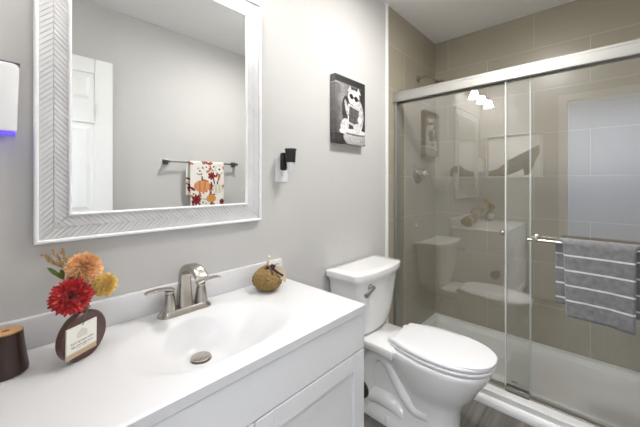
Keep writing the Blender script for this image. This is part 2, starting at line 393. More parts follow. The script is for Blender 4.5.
# ------------------------------------------------------------------ faucet
FX, FY = 0.443, 1.030
fa = thing('faucet', 'brushed nickel two-handle faucet with an arched spout behind the basin', 'faucet', (FX, FY, TZ))
def rrect(hx, hy, r, z, cx=FX, cy=FY, n=8):
    pts = []
    for (sx, sy, a) in ((1, 1, 0), (-1, 1, pi/2), (-1, -1, pi), (1, -1, 3*pi/2)):
        for k in range(n+1):
            t = a + pi/2*k/n
            pts.append((cx+sx*(hx-r)+r*cos(t), cy+sy*(hy-r)+r*sin(t), z))
    return pts
MB().loft([rrect(0.087, 0.028, 0.026, TZ), rrect(0.087, 0.028, 0.026, TZ+0.004), rrect(0.077, 0.0235, 0.022, TZ+0.016), rrect(0.074, 0.021, 0.020, TZ+0.019)]).build('base', M_nickel, fa, smooth=True, auto=35)
# arched spout: wide flat section
pth = []; fl = []
N = 30
for i in range(N+1):
    t = i/N
    if t < 0.42:
        k = t/0.42; p = (FX, FY+0.006+0.004*sin(k*pi), TZ+0.015+0.098*k); w = 0.0250-0.006*k; th = 0.023-0.009*k
    else:
        k = (t-0.42)/0.58; a = k*pi*0.83
        cy_ = FY+0.006-0.066; p = (FX, cy_+0.066*cos(a), TZ+0.113+0.043*sin(a)); w = 0.019+0.002*k; th = 0.014-0.005*k
    pth.append(p); fl.append((th, w))
P = [Vector(p) for p in pth]; rings = []
for i in range(len(P)):
    T = (P[min(i+1, N)]-P[max(i-1, 0)]).normalized(); sd = Vector((1, 0, 0)); nn = T.cross(sd)
    th, w = fl[i]
    rings.append([P[i] + sd*w*(abs(cos(a))**0.6*(1 if cos(a) > 0 else -1)) + nn*th*(abs(sin(a))**0.6*(1 if sin(a) > 0 else -1)) for a in [2*pi*j/24 for j in range(24)]])
MB().loft(rings).build('spout', M_nickel, fa, smooth=True, auto=50)
for sx in (-1, 1):
    hx = FX+sx*0.053
    hb = MB().lathe([(0.0225, 0), (0.0215, 0.008), (0.0185, 0.030), (0.0155, 0.052), (0.0145, 0.056), (0.0125, 0.057), (0.0125, 0.060), (0.0145, 0.061), (0.0145, 0.066)], (hx, FY, TZ+0.014), n=28).build('handle_body', M_nickel, fa, smooth=True, auto=35)
    rings = []
    for i in range(13):
        t = i/12
        xx = hx + sx*(-0.0135+0.084*t); zz = TZ+0.082+0.011*sin(t*pi*0.62)-0.004*t*t; w = 0.0135-0.0035*t; h = 0.0045-0.002*t
        zz += 0.0
        if t > 0.92: zz -= 0.0015
        rings.append([(xx, FY+w*c_, zz+h*s_) for c_, s_ in ((1, -0.6), (1, 0.6), (0.8, 1), (-0.8, 1), (-1, 0.6), (-1, -0.6), (-0.8, -1), (0.8, -1))])
    MB().loft(rings).build('lever', M_nickel, fa, smooth=True, auto=40)

# ------------------------------------------------------------------ round wooden vase with flowers
VX, VY = 0.152, 0.944
M_walnut = mat('dark red brown wood', (92, 48, 38), 0.3, coat=0.4, noise_scale=14, col2=(52, 26, 22), stretch=(1, 1, 5))
A = radians(32); dU = Vector((cos(A), sin(A), 0)); dN = Vector((sin(A), -cos(A), 0)); dZ = Vector((0, 0, 1))
VR = 0.0585; VC = Vector((VX, VY, TZ+0.0545))
def disc_ring(r, off, n=56):
    pts = []
    for j in range(n):
        a = 2*pi*j/n; p = VC + dU*r*cos(a) + dZ*r*sin(a) + dN*off
        p.z = max(p.z, TZ+0.0002); pts.append(p)
    return pts
va = thing('vase', 'round flat dark brown wooden vase on the counter left of the basin', 'vase', (VX, VY, TZ))
m = MB().loft([disc_ring(VR-0.004, -0.012), disc_ring(VR, -0.008), disc_ring(VR, 0.008), disc_ring(VR-0.004, 0.012)])
m.build('body', M_walnut, va, smooth=True, auto=40)
MB().lathe([(0.012, -0.006), (0.012, 0.010), (0.014, 0.013), (0.014, 0.017), (0.009, 0.017), (0.009, 0.010)], VC+dZ*(VR-0.002), n=20).build('neck', M_walnut, va, smooth=True, auto=40)
# card tied on its face
M_paint = mat('printed surface', (255, 255, 255), 0.6, attr='paint')
TAGC = VC + dN*0.0145 + dU*(-0.014) + dZ*-0.001
TW, TH = 0.076, 0.072
def tag_paint(u, v):       # u left-right, v bottom-top
    if v < 0.16: return (196, 172, 140)
    c = (238, 235, 228)
    if v < 0.19: c = (214, 200, 178)
    x, y = u-0.5, v
    if abs(x) < 0.16 and 0.58 < y < 0.86:
        h = 0.16*(1-max(0, (y-0.74)/0.12))
        if abs(x) < h and (int((u+y)*46) % 2 == 0 or abs(abs(x)-h) < 0.02): c = (182, 178, 174)
    for ln, (yy, hw) in enumerate(((0.46, 0.38), (0.34, 0.36), (0.27, 0.22))):
        if abs(y-yy) < (0.032 if ln < 2 else 0.014) and abs(x) < hw:
            k = int((u)*34)
            if noise.noise(Vector((k*3.7, ln*5.1+int(y*70)*0.9, 0.3))) > -0.12: c = (172, 168, 164)
    return c
tg = thing('gift_tag', 'white and tan paper tag hanging on the face of the round wooden vase', 'tag', tuple(TAGC-dZ*TH/2))
m = MB(); cols = []
tilt = 0.06
def tagp(u, v, off): return TAGC + dU*((u-0.5)*TW + (v-0.5)*tilt*0.02) + dZ*(v-0.5)*TH + dN*off
nu, nv = 60, 84
m.grid(lambda u, v: tagp(u, v, 0.0012), nu, nv)
cols = [tag_paint(i/nu, j/nv) for j in range(nv+1) for i in range(nu+1)]
k0 = len(m.v); m.add([tagp(u, v, o_) for o_ in (0.0012, -0.0022) for u, v in ((0, 0), (1, 0), (1, 1), (0, 1))], [[0, 4, 5, 1], [1, 5, 6, 2], [2, 6, 7, 3], [3, 7, 4, 0], [4, 7, 6, 5]])
cols += [(225, 216, 200)]*8
m.build('card', M_paint, tg, colors=cols)
M_twine = mat('jute twine', (120, 92, 62), 0.9, noise_amt=0.2, noise_scale=300)
tp = VC + dZ*(VR+0.008)
MB().tube([tagp(0.5, 0.95, 0.002), tagp(0.5, 1.06, 0.006), tp+dN*0.0150-dZ*0.004, tp+dN*0.0145+dU*0.004], 0.0009, 6).tube([tp+(dN*cos(a)+dU*sin(a))*0.0150 for a in [2*pi*k/20 for k in range(21)]], 0.001, 6).build('twine', M_twine, tg, smooth=True)

def petal(m, base, dirv, nrm, L, w, cup, mi=0):
    """narrow pointed petal: 5 stations across a folded strip"""
    d = dirv.normalized(); n = (nrm - d*nrm.dot(d)).normalized(); s = d.cross(n)
    st = []
    for t, ww in ((0, 0.35), (0.3, 0.85), (0.6, 1.0), (0.85, 0.7), (1.0, 0.12)):
        c = base + d*L*t + n*cup*L*t*t
        st.append([c - s*w*ww + n*w*0.45*ww, c, c + s*w*ww + n*w*0.45*ww])
    vs = [p for r in st for p in r]; fs = []
    for i in range(4):
        for j in range(2): fs.append([i*3+j, i*3+j+1, (i+1)*3+j+1, (i+1)*3+j])
    m.add(vs, fs, mi)
def dahlia(name, label, c, axis, R, cols, stem_base, layers=9, per=17, wf=0.115, dense=1.0):
    th_ = thing(name, label, 'flower', tuple(stem_base))
    c = Vector(c); ax = Vector(axis).normalized(); t = Vector((0, 0, 1)) if abs(ax.z) < 0.8 else Vector((1, 0, 0))
    X = (t-ax*t.dot(ax)).normalized(); Y = ax.cross(X)
    m = MB()
    for l in range(layers):
        f = l/(layers-1); el = radians(-42 + 128*f)          # from backward-swept outer row to upright centre
        npt = max(5, int(per*cos(min(el, radians(80)))**0.6*dense)) if el > 0 else int(per*dense)
        L = R*(1.0-0.42*f); w = R*wf*(1-0.35*f)
        for k in range(npt):
            a = 2*pi*(k+0.5*(l % 2))/npt + random.uniform(-0.1, 0.1); e = el + random.uniform(-0.1, 0.1)
            d = (X*cos(a)+Y*sin(a))*cos(e) + ax*sin(e)
            n = ax*cos(e) - (X*cos(a)+Y*sin(a))*sin(e)
            petal(m, c + d*R*0.12, d, n, L*random.uniform(0.85, 1.02)*0.9, w, 0.10, 0 if random.random() < 0.6 else (1 if random.random() < 0.65 else 2))
    m.sphere(tuple(c), R*0.36, 14, 8, mi=1)
    m.build('petals', cols, th_, smooth=True, fixn=False)
    sb = Vector(stem_base)
    q = c-ax*R*0.32
    MB().lathe([(R*0.1, -R*0.42), (R*0.26, -R*0.3), (R*0.34, -R*0.18)], tuple(c), tuple(ax), 12).build('calyx', M_leaf, th_, smooth=True)
    mid = sb*0.45 + q*0.55 + Vector((0, 0, 0.008))
    pts = [sb.lerp(mid, k/6) if k < 6 else mid for k in range(7)] + [mid.lerp(q, k/4) for k in range(1, 5)]
    MB().tube(pts, 0.0017, 8).build('stem', M_leaf, th_, smooth=True)
    return th_
M_leaf = mat('green leaf', (104, 120, 58), 0.6, noise_amt=0.25, noise_scale=60)
def pm(n, c): return mat(n, c, 0.6, noise_amt=0.12, noise_scale=120, sheen=0.2)
RED = [pm('crimson petal', (206, 44, 46)), pm('deep red petal', (176, 30, 38)), pm('light red petal', (226, 92, 78))]
ORG = [pm('orange petal', (255, 190, 128)), pm('peach petal', (255, 205, 155)), pm('coral petal', (248, 160, 104))]
YEL = [pm('golden petal', (255, 208, 108)), pm('light gold petal', (255, 222, 140)), pm('amber petal', (250, 190, 104))]
NK = VC + dZ*(VR+0.004)
def campt(u, v, y):        # point seen at photo position (u,v) on the vertical plane y
    f = 305.7; a = radians(43.0); dx = (u-320)/f
    d = Vector((cos(a)+dx*sin(a), sin(a)-dx*cos(a), (182.5-v)/f)); d *= y/d.y
    return Vector((d.x, d.y, CAM_H+d.z))
towards = Vector((-0.10, -0.93, 0.30))
dahlia('red_dahlia', 'crimson dahlia with pointed petals, lowest bloom in the round vase', campt(71.5, 296, 0.925), (-0.06, -0.90, 0.36), 0.049, RED, NK+dU*-0.004, 11, 25)
dahlia('orange_dahlia', 'peach orange dahlia, the highest bloom in the round vase', campt(85, 267, 0.965), (0.04, -0.80, 0.55), 0.046, ORG, NK+dU*0.001+dN*-0.003, 11, 25)
dahlia('yellow_dahlia', 'golden yellow dahlia, the rightmost bloom in the round vase', campt(105.5, 284, 0.975), (0.30, -0.80, 0.42), 0.036, YEL, NK+dU*0.005, 10, 23)
# sprig of dried seed heads and a leaf sprig
M_straw = mat('dried straw', (198, 160, 112), 0.8, noise_amt=0.2, noise_scale=90)
sp_ = thing('dried_sprig', 'tan dried seed sprig behind the orange dahlia', 'flower', tuple(NK+dN*-0.006))
base_ = NK+dN*-0.005
m2 = MB(); m3 = MB()
for (uu, vv) in ((44, 256), (53, 252), (62, 251), (49, 261), (69, 260)):
    tip = campt(uu, vv, 0.999); fork = campt(70, 272, 0.985)
    m2.tube([base_, base_.lerp(fork, 0.6)+Vector((0, 0, 0.004)), fork, fork.lerp(tip, 0.6), tip], 0.0009, 6)
    for k in range(9):
        p = fork.lerp(tip, 0.35+0.65*k/8)
        for q in range(4):
            d = (tip-fork).normalized() + Vector((random.uniform(-.7, .7), random.uniform(-.7, .7), random.uniform(-.5, .8)))
            petal(m3, p, d, Vector((0, -1, 0.2)), 0.0085, 0.0014, 0.1)
m2.build('stem', M_straw, sp_, smooth=True); m3.build('seed_head', M_straw, sp_, fixn=False)
ls = thing('leaf_sprig', 'pointed green leaves beside the crimson dahlia in the round vase', 'leaf', tuple(NK+dU*-0.006))
mm = MB(); b0 = NK+dU*-0.005; f0 = campt(63, 279, 0.965)
m2 = MB().tube([b0, b0.lerp(f0, 0.5), f0], 0.0012, 6); m2.build('stem', M_leaf, ls, smooth=True)
for (uu, vv, L_) in ((46, 268, 0.04), (52, 272, 0.034), (60, 269, 0.03)):
    tip = campt(uu, vv, 0.955); petal(mm, f0, tip-f0, Vector((0.1, -0.8, 0.6)), (tip-f0).length, 0.0055, 0.05)
mm.build('leaf', M_leaf, ls, smooth=True, fixn=False)

# ------------------------------------------------------------------ brown jar with wooden lid at far left
JX, JY = 0.021, 0.985
M_jar = mat('dark brown ceramic', (62, 42, 38), 0.35, noise_amt=0.08)
M_lid = mat('pale bamboo lid', (214, 172, 122), 0.5, noise_scale=8, col2=(196, 150, 100), stretch=(1, 8, 1))
jar = thing('jar', 'dark brown flared jar with a pale wooden lid at the left end of the counter', 'jar', (JX, JY, TZ))
MB().lathe([(0.034, 0), (0.0375, 0.003), (0.0385, 0.010), (0.0355, 0.030), (0.0315, 0.060), (0.0290, 0.088), (0.0290, 0.094), (0.0265, 0.094), (0.0265, 0.088)], (JX, JY, TZ), n=48).build('body', M_jar, jar, smooth=True, auto=40)
lid = MB().lathe([(0.0265, 0.086), (0.0275, 0.0945), (0.027, 0.0965), (0.0072, 0.0965), (0.0070, 0.0900), (0, 0.0900)], (JX, JY, TZ), n=48)
lid.build('lid', M_lid, jar, smooth=True, auto=30)
MB().lathe([(0.0069, 0.0895), (0.0069, 0.0912), (0, 0.0912)], (JX, JY, TZ), n=20).build('lid_hole', M_dark, jar)

# ------------------------------------------------------------------ woven pumpkin
PX, PY, PR = 0.752, 0.988, 0.0555
M_weave = mat('ochre woven knit', (148, 122, 74), 0.85, noise_scale=120, col2=(124, 98, 54))
M_cream = mat('cream fabric', (232, 214, 190), 0.85, noise_amt=0.08, noise_scale=50, sheen=0.3)
M_ribbon = mat('brown satin ribbon', (72, 40, 34), 0.35, noise_amt=0.1)
pk = thing('decorative_pumpkin', 'small ochre knitted pumpkin with a ribbon at the right end of the counter', 'decoration', (PX, PY, TZ))
nu, nv = 260, 112
def pump(u, v):
    a = 2*pi*u; ph = -pi/2+pi*v
    c_ = (a*13/(2*pi)) % 1.0
    st = sin(pi*c_)**0.7*(0.62+0.38*sin(2*pi*(v*9.0-abs(c_-0.5)*1.1)))
    bmp = 0.0062*st*cos(ph)
    r = PR*(1.0-0.05*sin(ph)**2) + bmp
    lob = 1+0.015*cos(7*a)*cos(ph)
    z = TZ+0.045 + 0.0465*sin(ph) + 0.008*exp(-((ph-pi/2)/0.40)**2)
    return (PX+r*lob*cos(ph)**0.8*cos(a) if cos(ph) > 0 else PX, PY+r*lob*max(0, cos(ph))**0.8*sin(a), max(z, TZ+0.0002))
MB().grid(pump, nu, nv).build('knit_body', M_weave, pk, smooth=True)
zt_ = TZ+0.096
MB().tube([(PX, PY, zt_), (PX+0.001, PY, zt_+0.012), (PX+0.004, PY-0.002, zt_+0.026)], [0.0075, 0.005, 0.004], 10).build('stem', mat('pale twig', (206, 186, 160), 0.7, noise_amt=0.2), pk, smooth=True)
m = MB().tube([(PX+0.003, PY-0.002, zt_+0.02), (PX-0.004, PY-0.004, zt_+0.032), (PX-0.002, PY-0.005, zt_+0.040), (PX+0.006, PY-0.003, zt_+0.040), (PX+0.008, PY-0.001, zt_+0.030)], 0.0008, 6)
m.sphere((PX+0.004, PY-0.005, zt_+0.036), 0.0052, 14, 10); m.build('pearl_pin', mat('pearl', (240, 226, 214), 0.15, coat=0.5), pk, smooth=True)
def ribbon(m, pts, w, side, th=0.0009):
    rings = []
    S = Vector(side).normalized()
    for i, p in enumerate(pts):
        p = Vector(p); T = (Vector(pts[min(i+1, len(pts)-1)])-Vector(pts[max(0, i-1)])).normalized(); s = (S-T*S.dot(T)).normalized(); n = T.cross(s)
        rings.append([p-s*w-n*th, p+s*w-n*th, p+s*w+n*th, p-s*w+n*th])
    m.loft(rings); return m
def pk_at(r, f, z):        # r to the right along the counter's diagonal, f outwards from the knit, z above the counter
    return (PX+0.682*r-0.731*f, PY-0.731*r-0.682*f, TZ+z)
m = MB(); m.sphere(pk_at(0.012, 0.020, 0.094), 0.0065, 12, 8, (1.2, 1.0, 0.9))
ribbon(m, [pk_at(0.012, 0.020, 0.094), pk_at(0.000, 0.026, 0.101), pk_at(-0.006, 0.026, 0.096), pk_at(0.002, 0.027, 0.091), pk_at(0.012, 0.022, 0.092)], 0.0045, (0, 0, 1))
ribbon(m, [pk_at(0.012, 0.020, 0.094), pk_at(0.022, 0.022, 0.106), pk_at(0.031, 0.022, 0.104), pk_at(0.026, 0.024, 0.095), pk_at(0.012, 0.022, 0.093)], 0.0045, (0, 0, 1))
ribbon(m, [pk_at(0.012, 0.022, 0.095), pk_at(0.028, 0.027, 0.090), pk_at(0.046, 0.028, 0.077), pk_at(0.066, 0.026, 0.064)], 0.0042, (0.1, 0.1, 1))
ribbon(m, [pk_at(0.012, 0.022, 0.094), pk_at(0.020, 0.034, 0.086), pk_at(0.027, 0.042, 0.074)], 0.0038, (0.5, -0.5, 0.2))
m.build('ribbon', M_ribbon, pk, smooth=True, auto=40)
for (r0, f0_, dr_, zb) in ((0.018, 0.014, 0.040, 0.050), (0.022, 0.004, 0.048, 0.034), (0.012, 0.010, 0.030, 0.112)):
    pts = [pk_at(r0-0.004, f0_, 0.094), pk_at(r0+dr_*0.45, f0_+0.010, 0.090 if zb < 0.1 else 0.106), pk_at(r0+dr_*0.85, f0_+0.010, (0.094+zb)/2), pk_at(r0+dr_, f0_+0.006, zb)]
    S = Vector((0.682, -0.731, 0.5)); rings = []
    for k in range(17):
        t = k/16*3; a_ = min(2, int(t)); q = Vector(pts[a_]).lerp(Vector(pts[a_+1]), t-a_); w = 0.002+0.013*sin(pi*min(1, 0.12+0.86*k/16))
        nn = Vector((-0.731, -0.682, 0.2))
        rings.append([q-S*w-nn*0.001, q-nn*0.003-nn*0.001, q+S*w-nn*0.001, q+S*w+nn*0.0005, q-nn*0.003+nn*0.0005, q-S*w+nn*0.0005])
    MB().loft(rings).build('fabric_leaf', M_cream, pk, smooth=True, auto=60)

# ------------------------------------------------------------------ outlet, night light, wall unit, small plate
OX, OZ = 0.915, 1.281
ou = thing('outlet', 'white outlet plate on the grey wall right of the mirror', 'outlet', (OX, YB, OZ))
MB().box(OX-0.036, OX+0.036, YB-0.006, YB, OZ-0.059, OZ+0.059, 0.0025).build('cover_plate', M_plast, ou)
rc = {}
for dz in (-0.020, 0.020): rc[dz] = MB().box(OX-0.0165, OX+0.0165, YB-0.0075, YB-0.004, OZ+dz-0.0145, OZ+dz+0.0145, 0.002).build('receptacle', M_plast, ou)
for dz in (-0.020, 0.020):
    for dx in (-0.006, 0.006): MB().box(OX+dx-0.001, OX+dx+0.001, YB-0.0079, YB-0.006, OZ+dz-0.002, OZ+dz+0.006).build('slot', M_dark, rc[dz])
    MB().lathe([(0.0022, 0), (0.0022, 0.0019), (0, 0.0019)], (OX, YB-0.006, OZ+dz-0.008), (0, -1, 0), 10).build('ground_hole', M_dark, rc[dz])
nl = thing('night_light', 'black plug-in night light with a clear cone in the outlet right of the mirror', 'night light', (OX+0.006, YB-0.0076, OZ))
def sq_ring(cx, cy, z, hx, hy): return [(cx-hx, cy-hy, z), (cx+hx, cy-hy, z), (cx+hx, cy+hy, z), (cx-hx, cy+hy, z)]
MB().box(OX-0.016, OX+0.010, YB-0.034, YB-0.0076, OZ-0.006, OZ+0.076, 0.008).build('plug_body', M_black, nl, smooth=True, auto=40)
NLX, NLY = OX+0.009, YB-0.056
MB().tube([(OX-0.002, YB-0.028, OZ+0.055), (OX+0.006, YB-0.040, OZ+0.062), (NLX, NLY, OZ+0.066)], 0.010, 10).build('arm', M_black, nl, smooth=True)
MB().lathe([(0.0215, 0.030), (0.0245, 0.082), (0.0265, 0.084), (0.0265, 0.092), (0, 0.092)], (NLX, NLY, OZ), n=28).build('cap', M_black, nl, smooth=True, auto=40)
M_cone = mat('frosted clear plastic', (222, 222, 230), 0.15, spec=0.8, coat=0.5, noise_amt=0.06, noise_scale=30)
MB().lathe([(0.010, -0.018), (0.0125, -0.018), (0.0200, 0.031), (0, 0.031)], (NLX, NLY, OZ), n=24).build('lens', M_cone, nl, smooth=True, auto=40)

UX0, UX1, UY = -0.055, 0.0455, 1.045
M_violet = mat_emit('violet lamp glow', (110, 90, 235), 0.6)
un = thing('wall_unit', 'white rounded wall-mounted unit with a violet lower rim at the left end', 'wall unit', (-0.005, YB, 1.34))
def uring(y, sh, zb):
    x0, x1, z0, z1, r = UX0+sh, UX1-sh, zb, 1.509-sh, 0.012
    pts = [(x0, y, z0), (x1-0.004, y, z0)]
    for k in range(7):
        a = pi/2*k/6; pts.append((x1-r+r*cos(a), y, z1-r+r*sin(a)))
    for k in range(7):
        a = pi/2+pi/2*k/6; pts.append((x0+r+r*cos(a), y, z1-r+r*sin(a)))
    return pts
MB().loft([uring(YB-0.0005, 0, 1.345), uring(UY+0.006, 0, 1.345), uring(UY+0.002, 0.001, 1.344), uring(UY, 0.005, 1.346)]).build('housing', M_plast, un, smooth=True, auto=40)
MB().box(UX0+0.002, UX1-0.006, UY+0.004, UY+0.046, 1.336, 1.346, 0.002).build('lamp_rim', M_violet, un)
MB().box(UX0-0.002, UX1+0.0015, UY+0.002, YB-0.0005, 1.507, 1.5115, 0.001).build('top_strip', mat('dark grey strip', (96, 92, 100), 0.4), un)  # thin dark grey strip along the top edge
tag(MB().box(-0.052, 0.0135, YB-0.010, YB, 1.128, 1.170, 0.003).build('wall_plate', mat('grey white plastic', (205, 205, 204), 0.4), origin=(-0.02, YB, 1.128)), 'small pale wall plate below the violet-rimmed unit', 'wall plate')

# ------------------------------------------------------------------ painted flat things: canvas print, whale picture, floral towel
def ell(x, y, cx, cy, rx, ry, ang=0):
    dx, dy = x-cx, y-cy
    if ang: dx, dy = dx*cos(ang)+dy*sin(ang), -dx*sin(ang)+dy*cos(ang)
    return (dx/rx)**2+(dy/ry)**2
def mixc(a, b, t): return tuple(a[i]*(1-t)+b[i]*t for i in range(3))
def fn(x, y, s=1.0, k=0.0): return noise.noise(Vector((x*s, y*s, k)))
def g(v): v = max(10, min(250, v)); return (v, v*0.985, v*0.985)
def cat_paint(s, t):          # s 0..1 left-right, t 0..1 top-bottom: a white cat in sunglasses reading on a toilet
    v = 62 + 20*fn(s, t, 6)
    if s < 0.42 and 0.10 < t < 0.86: v = 152 - 190*abs(s-0.24) - 70*max(0, t-0.35) + 26*fn(s, t, 7, 2)     # pale tiled wall
    if t < 0.10: v = 60 - 26*s
    if 0.10 < t < 0.125: v = 170*(1-s)+60*s
    if s > 0.86: v = 44
    if t > 0.86: v = 46 + 30*fn(s, t, 8)
    q = ell(s, t, 0.34, 0.50, 0.13, 0.22)
    if q < 1: v = 60 + 30*fn(s, t, 12)                                                # dark shadow behind the paper
    if ell(s, t, 0.66, 0.90, 0.40, 0.13) < 1: v = 196 - 190*abs(t-0.86) - 80*max(0, s-0.7)   # bowl
    if ell(s, t, 0.66, 0.80, 0.40, 0.035) < 1: v = 232
    if 0 < ell(s, t, 0.66, 0.835, 0.39, 0.03) < 1 and t > 0.84: v = 110
    if ell(s, t, 0.73, 0.55, 0.21, 0.27) < 1: v = 206 + 50*fn(s, t, 18, 4) - 60*max(0, s-0.75)              # body
    if ell(s, t, 0.30, 0.74, 0.14, 0.11, -0.5) < 1: v = 222 + 34*fn(s, t, 22, 5)        # hind leg
    if ell(s, t, 0.22, 0.82, 0.09, 0.035) < 1: v = 236
    if ell(s, t, 0.60, 0.27, 0.20, 0.115) < 1: v = 224 + 26*fn(s, t, 20, 6)             # head
    for ex in (0.47, 0.76):
        if t > 0.10 and abs(s-ex) < 0.075*(t-0.10)/0.09 and t < 0.20: v = 205
    if ell(s, t, 0.53, 0.335, 0.10, 0.05) < 1: v = 238
    if ell(s, t, 0.52, 0.265, 0.065, 0.040, 0.2) < 1 or ell(s, t, 0.68, 0.285, 0.065, 0.040, 0.2) < 1 or (abs(t-0.262-0.12*(s-0.5)) < 0.009 and 0.45 < s < 0.80): v = 18
    a, b = s-0.60, t-0.56                                                            # newspaper, tilted
    a, b = a*cos(0.12)+b*sin(0.12), -a*sin(0.12)+b*cos(0.12)
    if abs(a) < 0.20 and abs(b) < 0.155:
        v = 205
        if abs(a) < 0.165 and abs(b) < 0.12: v = 88 + 44*fn(a, b, 22, 8)
        if abs(a+0.185) < 0.02: v = 240
    if ell(s, t, 0.36, 0.46, 0.045, 0.13, -0.45) < 1: v = 205 + 20*fn(s, t, 20)
    if ell(s, t, 0.80, 0.60, 0.07, 0.05) < 1: v = 235
    if ell(s, t, 0.73, 0.74, 0.14, 0.07) < 1: v = 218 + 24*fn(s, t, 22, 5)
    e = min(s, 1-s, t, 1-t)
    return g(v + 26*fn(s, t, 26, 9)*(v/160))
KX0, KX1, KZ0, KZ1, KY = 1.262, 1.542, 1.440, 1.812, YB-0.035
cv = thing('canvas_print', 'black and white canvas print of a cat in sunglasses above the toilet', 'picture', (1.402, YB, KZ0))
m = MB(); nu, nv = 110, 146
m.grid(lambda u, v: (KX0+(KX1-KX0)*u, KY, KZ1-(KZ1-KZ0)*v), nu, nv)
cols = [cat_paint(i/nu, j/nv) for j in range(nv+1) for i in range(nu+1)]
m.build('print', M_paint, cv, colors=cols, fixn=False)
for p in bpy.data.meshes['print'].polygons: p.flip()
m = MB(); sides = []; cols = []
for (pa, pb, smp) in (((KX0, KZ0), (KX0, KZ1), lambda k: (0.03, 1-k)), ((KX1, KZ0), (KX1, KZ1), lambda k: (0.97, 1-k)), ((KX0, KZ0), (KX1, KZ0), lambda k: (k, 0.98)), ((KX0, KZ1), (KX1, KZ1), lambda k: (k, 0.02))):
    n = 60
    m.grid(lambda u, v, pa=pa, pb=pb: (pa[0]+(pb[0]-pa[0])*u, KY+(YB-0.0005-KY)*v, pa[1]+(pb[1]-pa[1])*u), n, 4)
    for j in range(5):
        for i in range(n+1):
            k = i/n; c = cat_paint(*smp(k)); cols.append(mixc(c, (196, 194, 194), 0.30 if k > 0.9 and pa[0] == pb[0] else 0.12))
m.build('wrapped_edge', M_paint, cv, colors=cols)

def whale_paint(s, t):         # pale sky, grey humpback rising to the right
    c = (250, 250, 249)
    x, y = s, t
    poly = [(.03,.86),(.2,.80),(.38,.62),(.68,.44),(.95,.28),(.97,.45),(.90,.62),(.80,.95),(.70,.97),(.68,.82),(.5,.92),(.34,.99),(.03,1.0)]
    ins = False
    for a in range(len(poly)):
        (x0, y0), (x1, y1) = poly[a-1], poly[a]
        if (y0 > y) != (y1 > y) and x < (x1-x0)*(y-y0)/(y1-y0)+x0: ins = not ins
    if ins:
        v = 96 + 34*fn(x*3, y*9, 3, 2)
        if y > 1.02-0.62*x and x < 0.7: v += 16*(1 if int((y+x*0.55)*60) % 2 else -0.4)
        if x > 0.66 and y > 0.58: v = 74
        if y > 0.93 and x < 0.34: v = 60
        c = (v, v, v*1.01)
    return c
WY0, WY1, WZ0, WZ1 = 0.475, 1.025, 1.275, 1.760
wp = thing('framed_picture', 'white-framed black and white picture of a whale on the left wall', 'picture', (XL, 0.75, WZ0))
m = MB()
for a in ((WY0, WY1, WZ0, WZ0+0.014), (WY0, WY1, WZ1-0.014, WZ1), (WY0, WY0+0.014, WZ0+0.014, WZ1-0.014), (WY1-0.014, WY1, WZ0+0.014, WZ1-0.014)): m.box(XL+0.0005, XL+0.032, *a, 0.001, 1)
m.build('frame', M_trim, wp)
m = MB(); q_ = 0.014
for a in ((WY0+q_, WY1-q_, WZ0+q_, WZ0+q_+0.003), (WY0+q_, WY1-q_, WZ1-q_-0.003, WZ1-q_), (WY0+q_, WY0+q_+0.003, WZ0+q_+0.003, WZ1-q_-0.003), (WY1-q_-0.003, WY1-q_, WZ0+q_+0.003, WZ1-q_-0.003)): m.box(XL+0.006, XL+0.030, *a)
m.build('inner_shade', mat('grey frame inner shade', (120, 120, 122), 0.6), wp)  # grey strips paint the shade on the deep frame's inner sides
m = MB(); nu, nv = 100, 88
m.grid(lambda u, v: (XL+0.006, WY0+0.010+(WY1-WY0-0.02)*u, WZ1-0.010-(WZ1-WZ0-0.02)*v), nu, nv)
m.build('print', M_paint, wp, colors=[whale_paint(1-i/nu, j/nv) for j in range(nv+1) for i in range(nu+1)])

# ------------------------------------------------------------------ towel bar on the opposite wall with a floral hand towel
TBY, TBZ = YF+0.062, 1.385
M_dnick = mat('dark nickel', (120, 118, 115), 0.3, 1.0, noise_amt=0.05)
tb = thing('towel_bar', 'dark nickel towel bar on the wall opposite the mirror', 'towel bar', (1.235, YF, TBZ))
MB().box(0.93, 1.54, TBY-0.006, TBY+0.006, TBZ-0.006, TBZ+0.006, 0.002).build('bar', M_dnick, tb)
for x in (0.935, 1.535):
    MB().box(x-0.011, x+0.011, YF+0.006, TBY+0.012, TBZ-0.011, TBZ+0.011, 0.003).box(x-0.021, x+0.021, YF, YF+0.010, TBZ-0.021, TBZ+0.021, 0.003).build('post', M_dnick, tb)
FLX0, FLX1 = 1.10, 1.40
rnd = random.Random(3)
blobs = []
for i in range(64):
    blobs.append((rnd.uniform(0.03, 0.97), rnd.uniform(0.0, 1.0), rnd.choice(['leafr', 'leafo', 'flow', 'leafd', 'leafd', 'leafr', 'leafo']), rnd.uniform(0, pi), rnd.uniform(0.8, 1.3)))
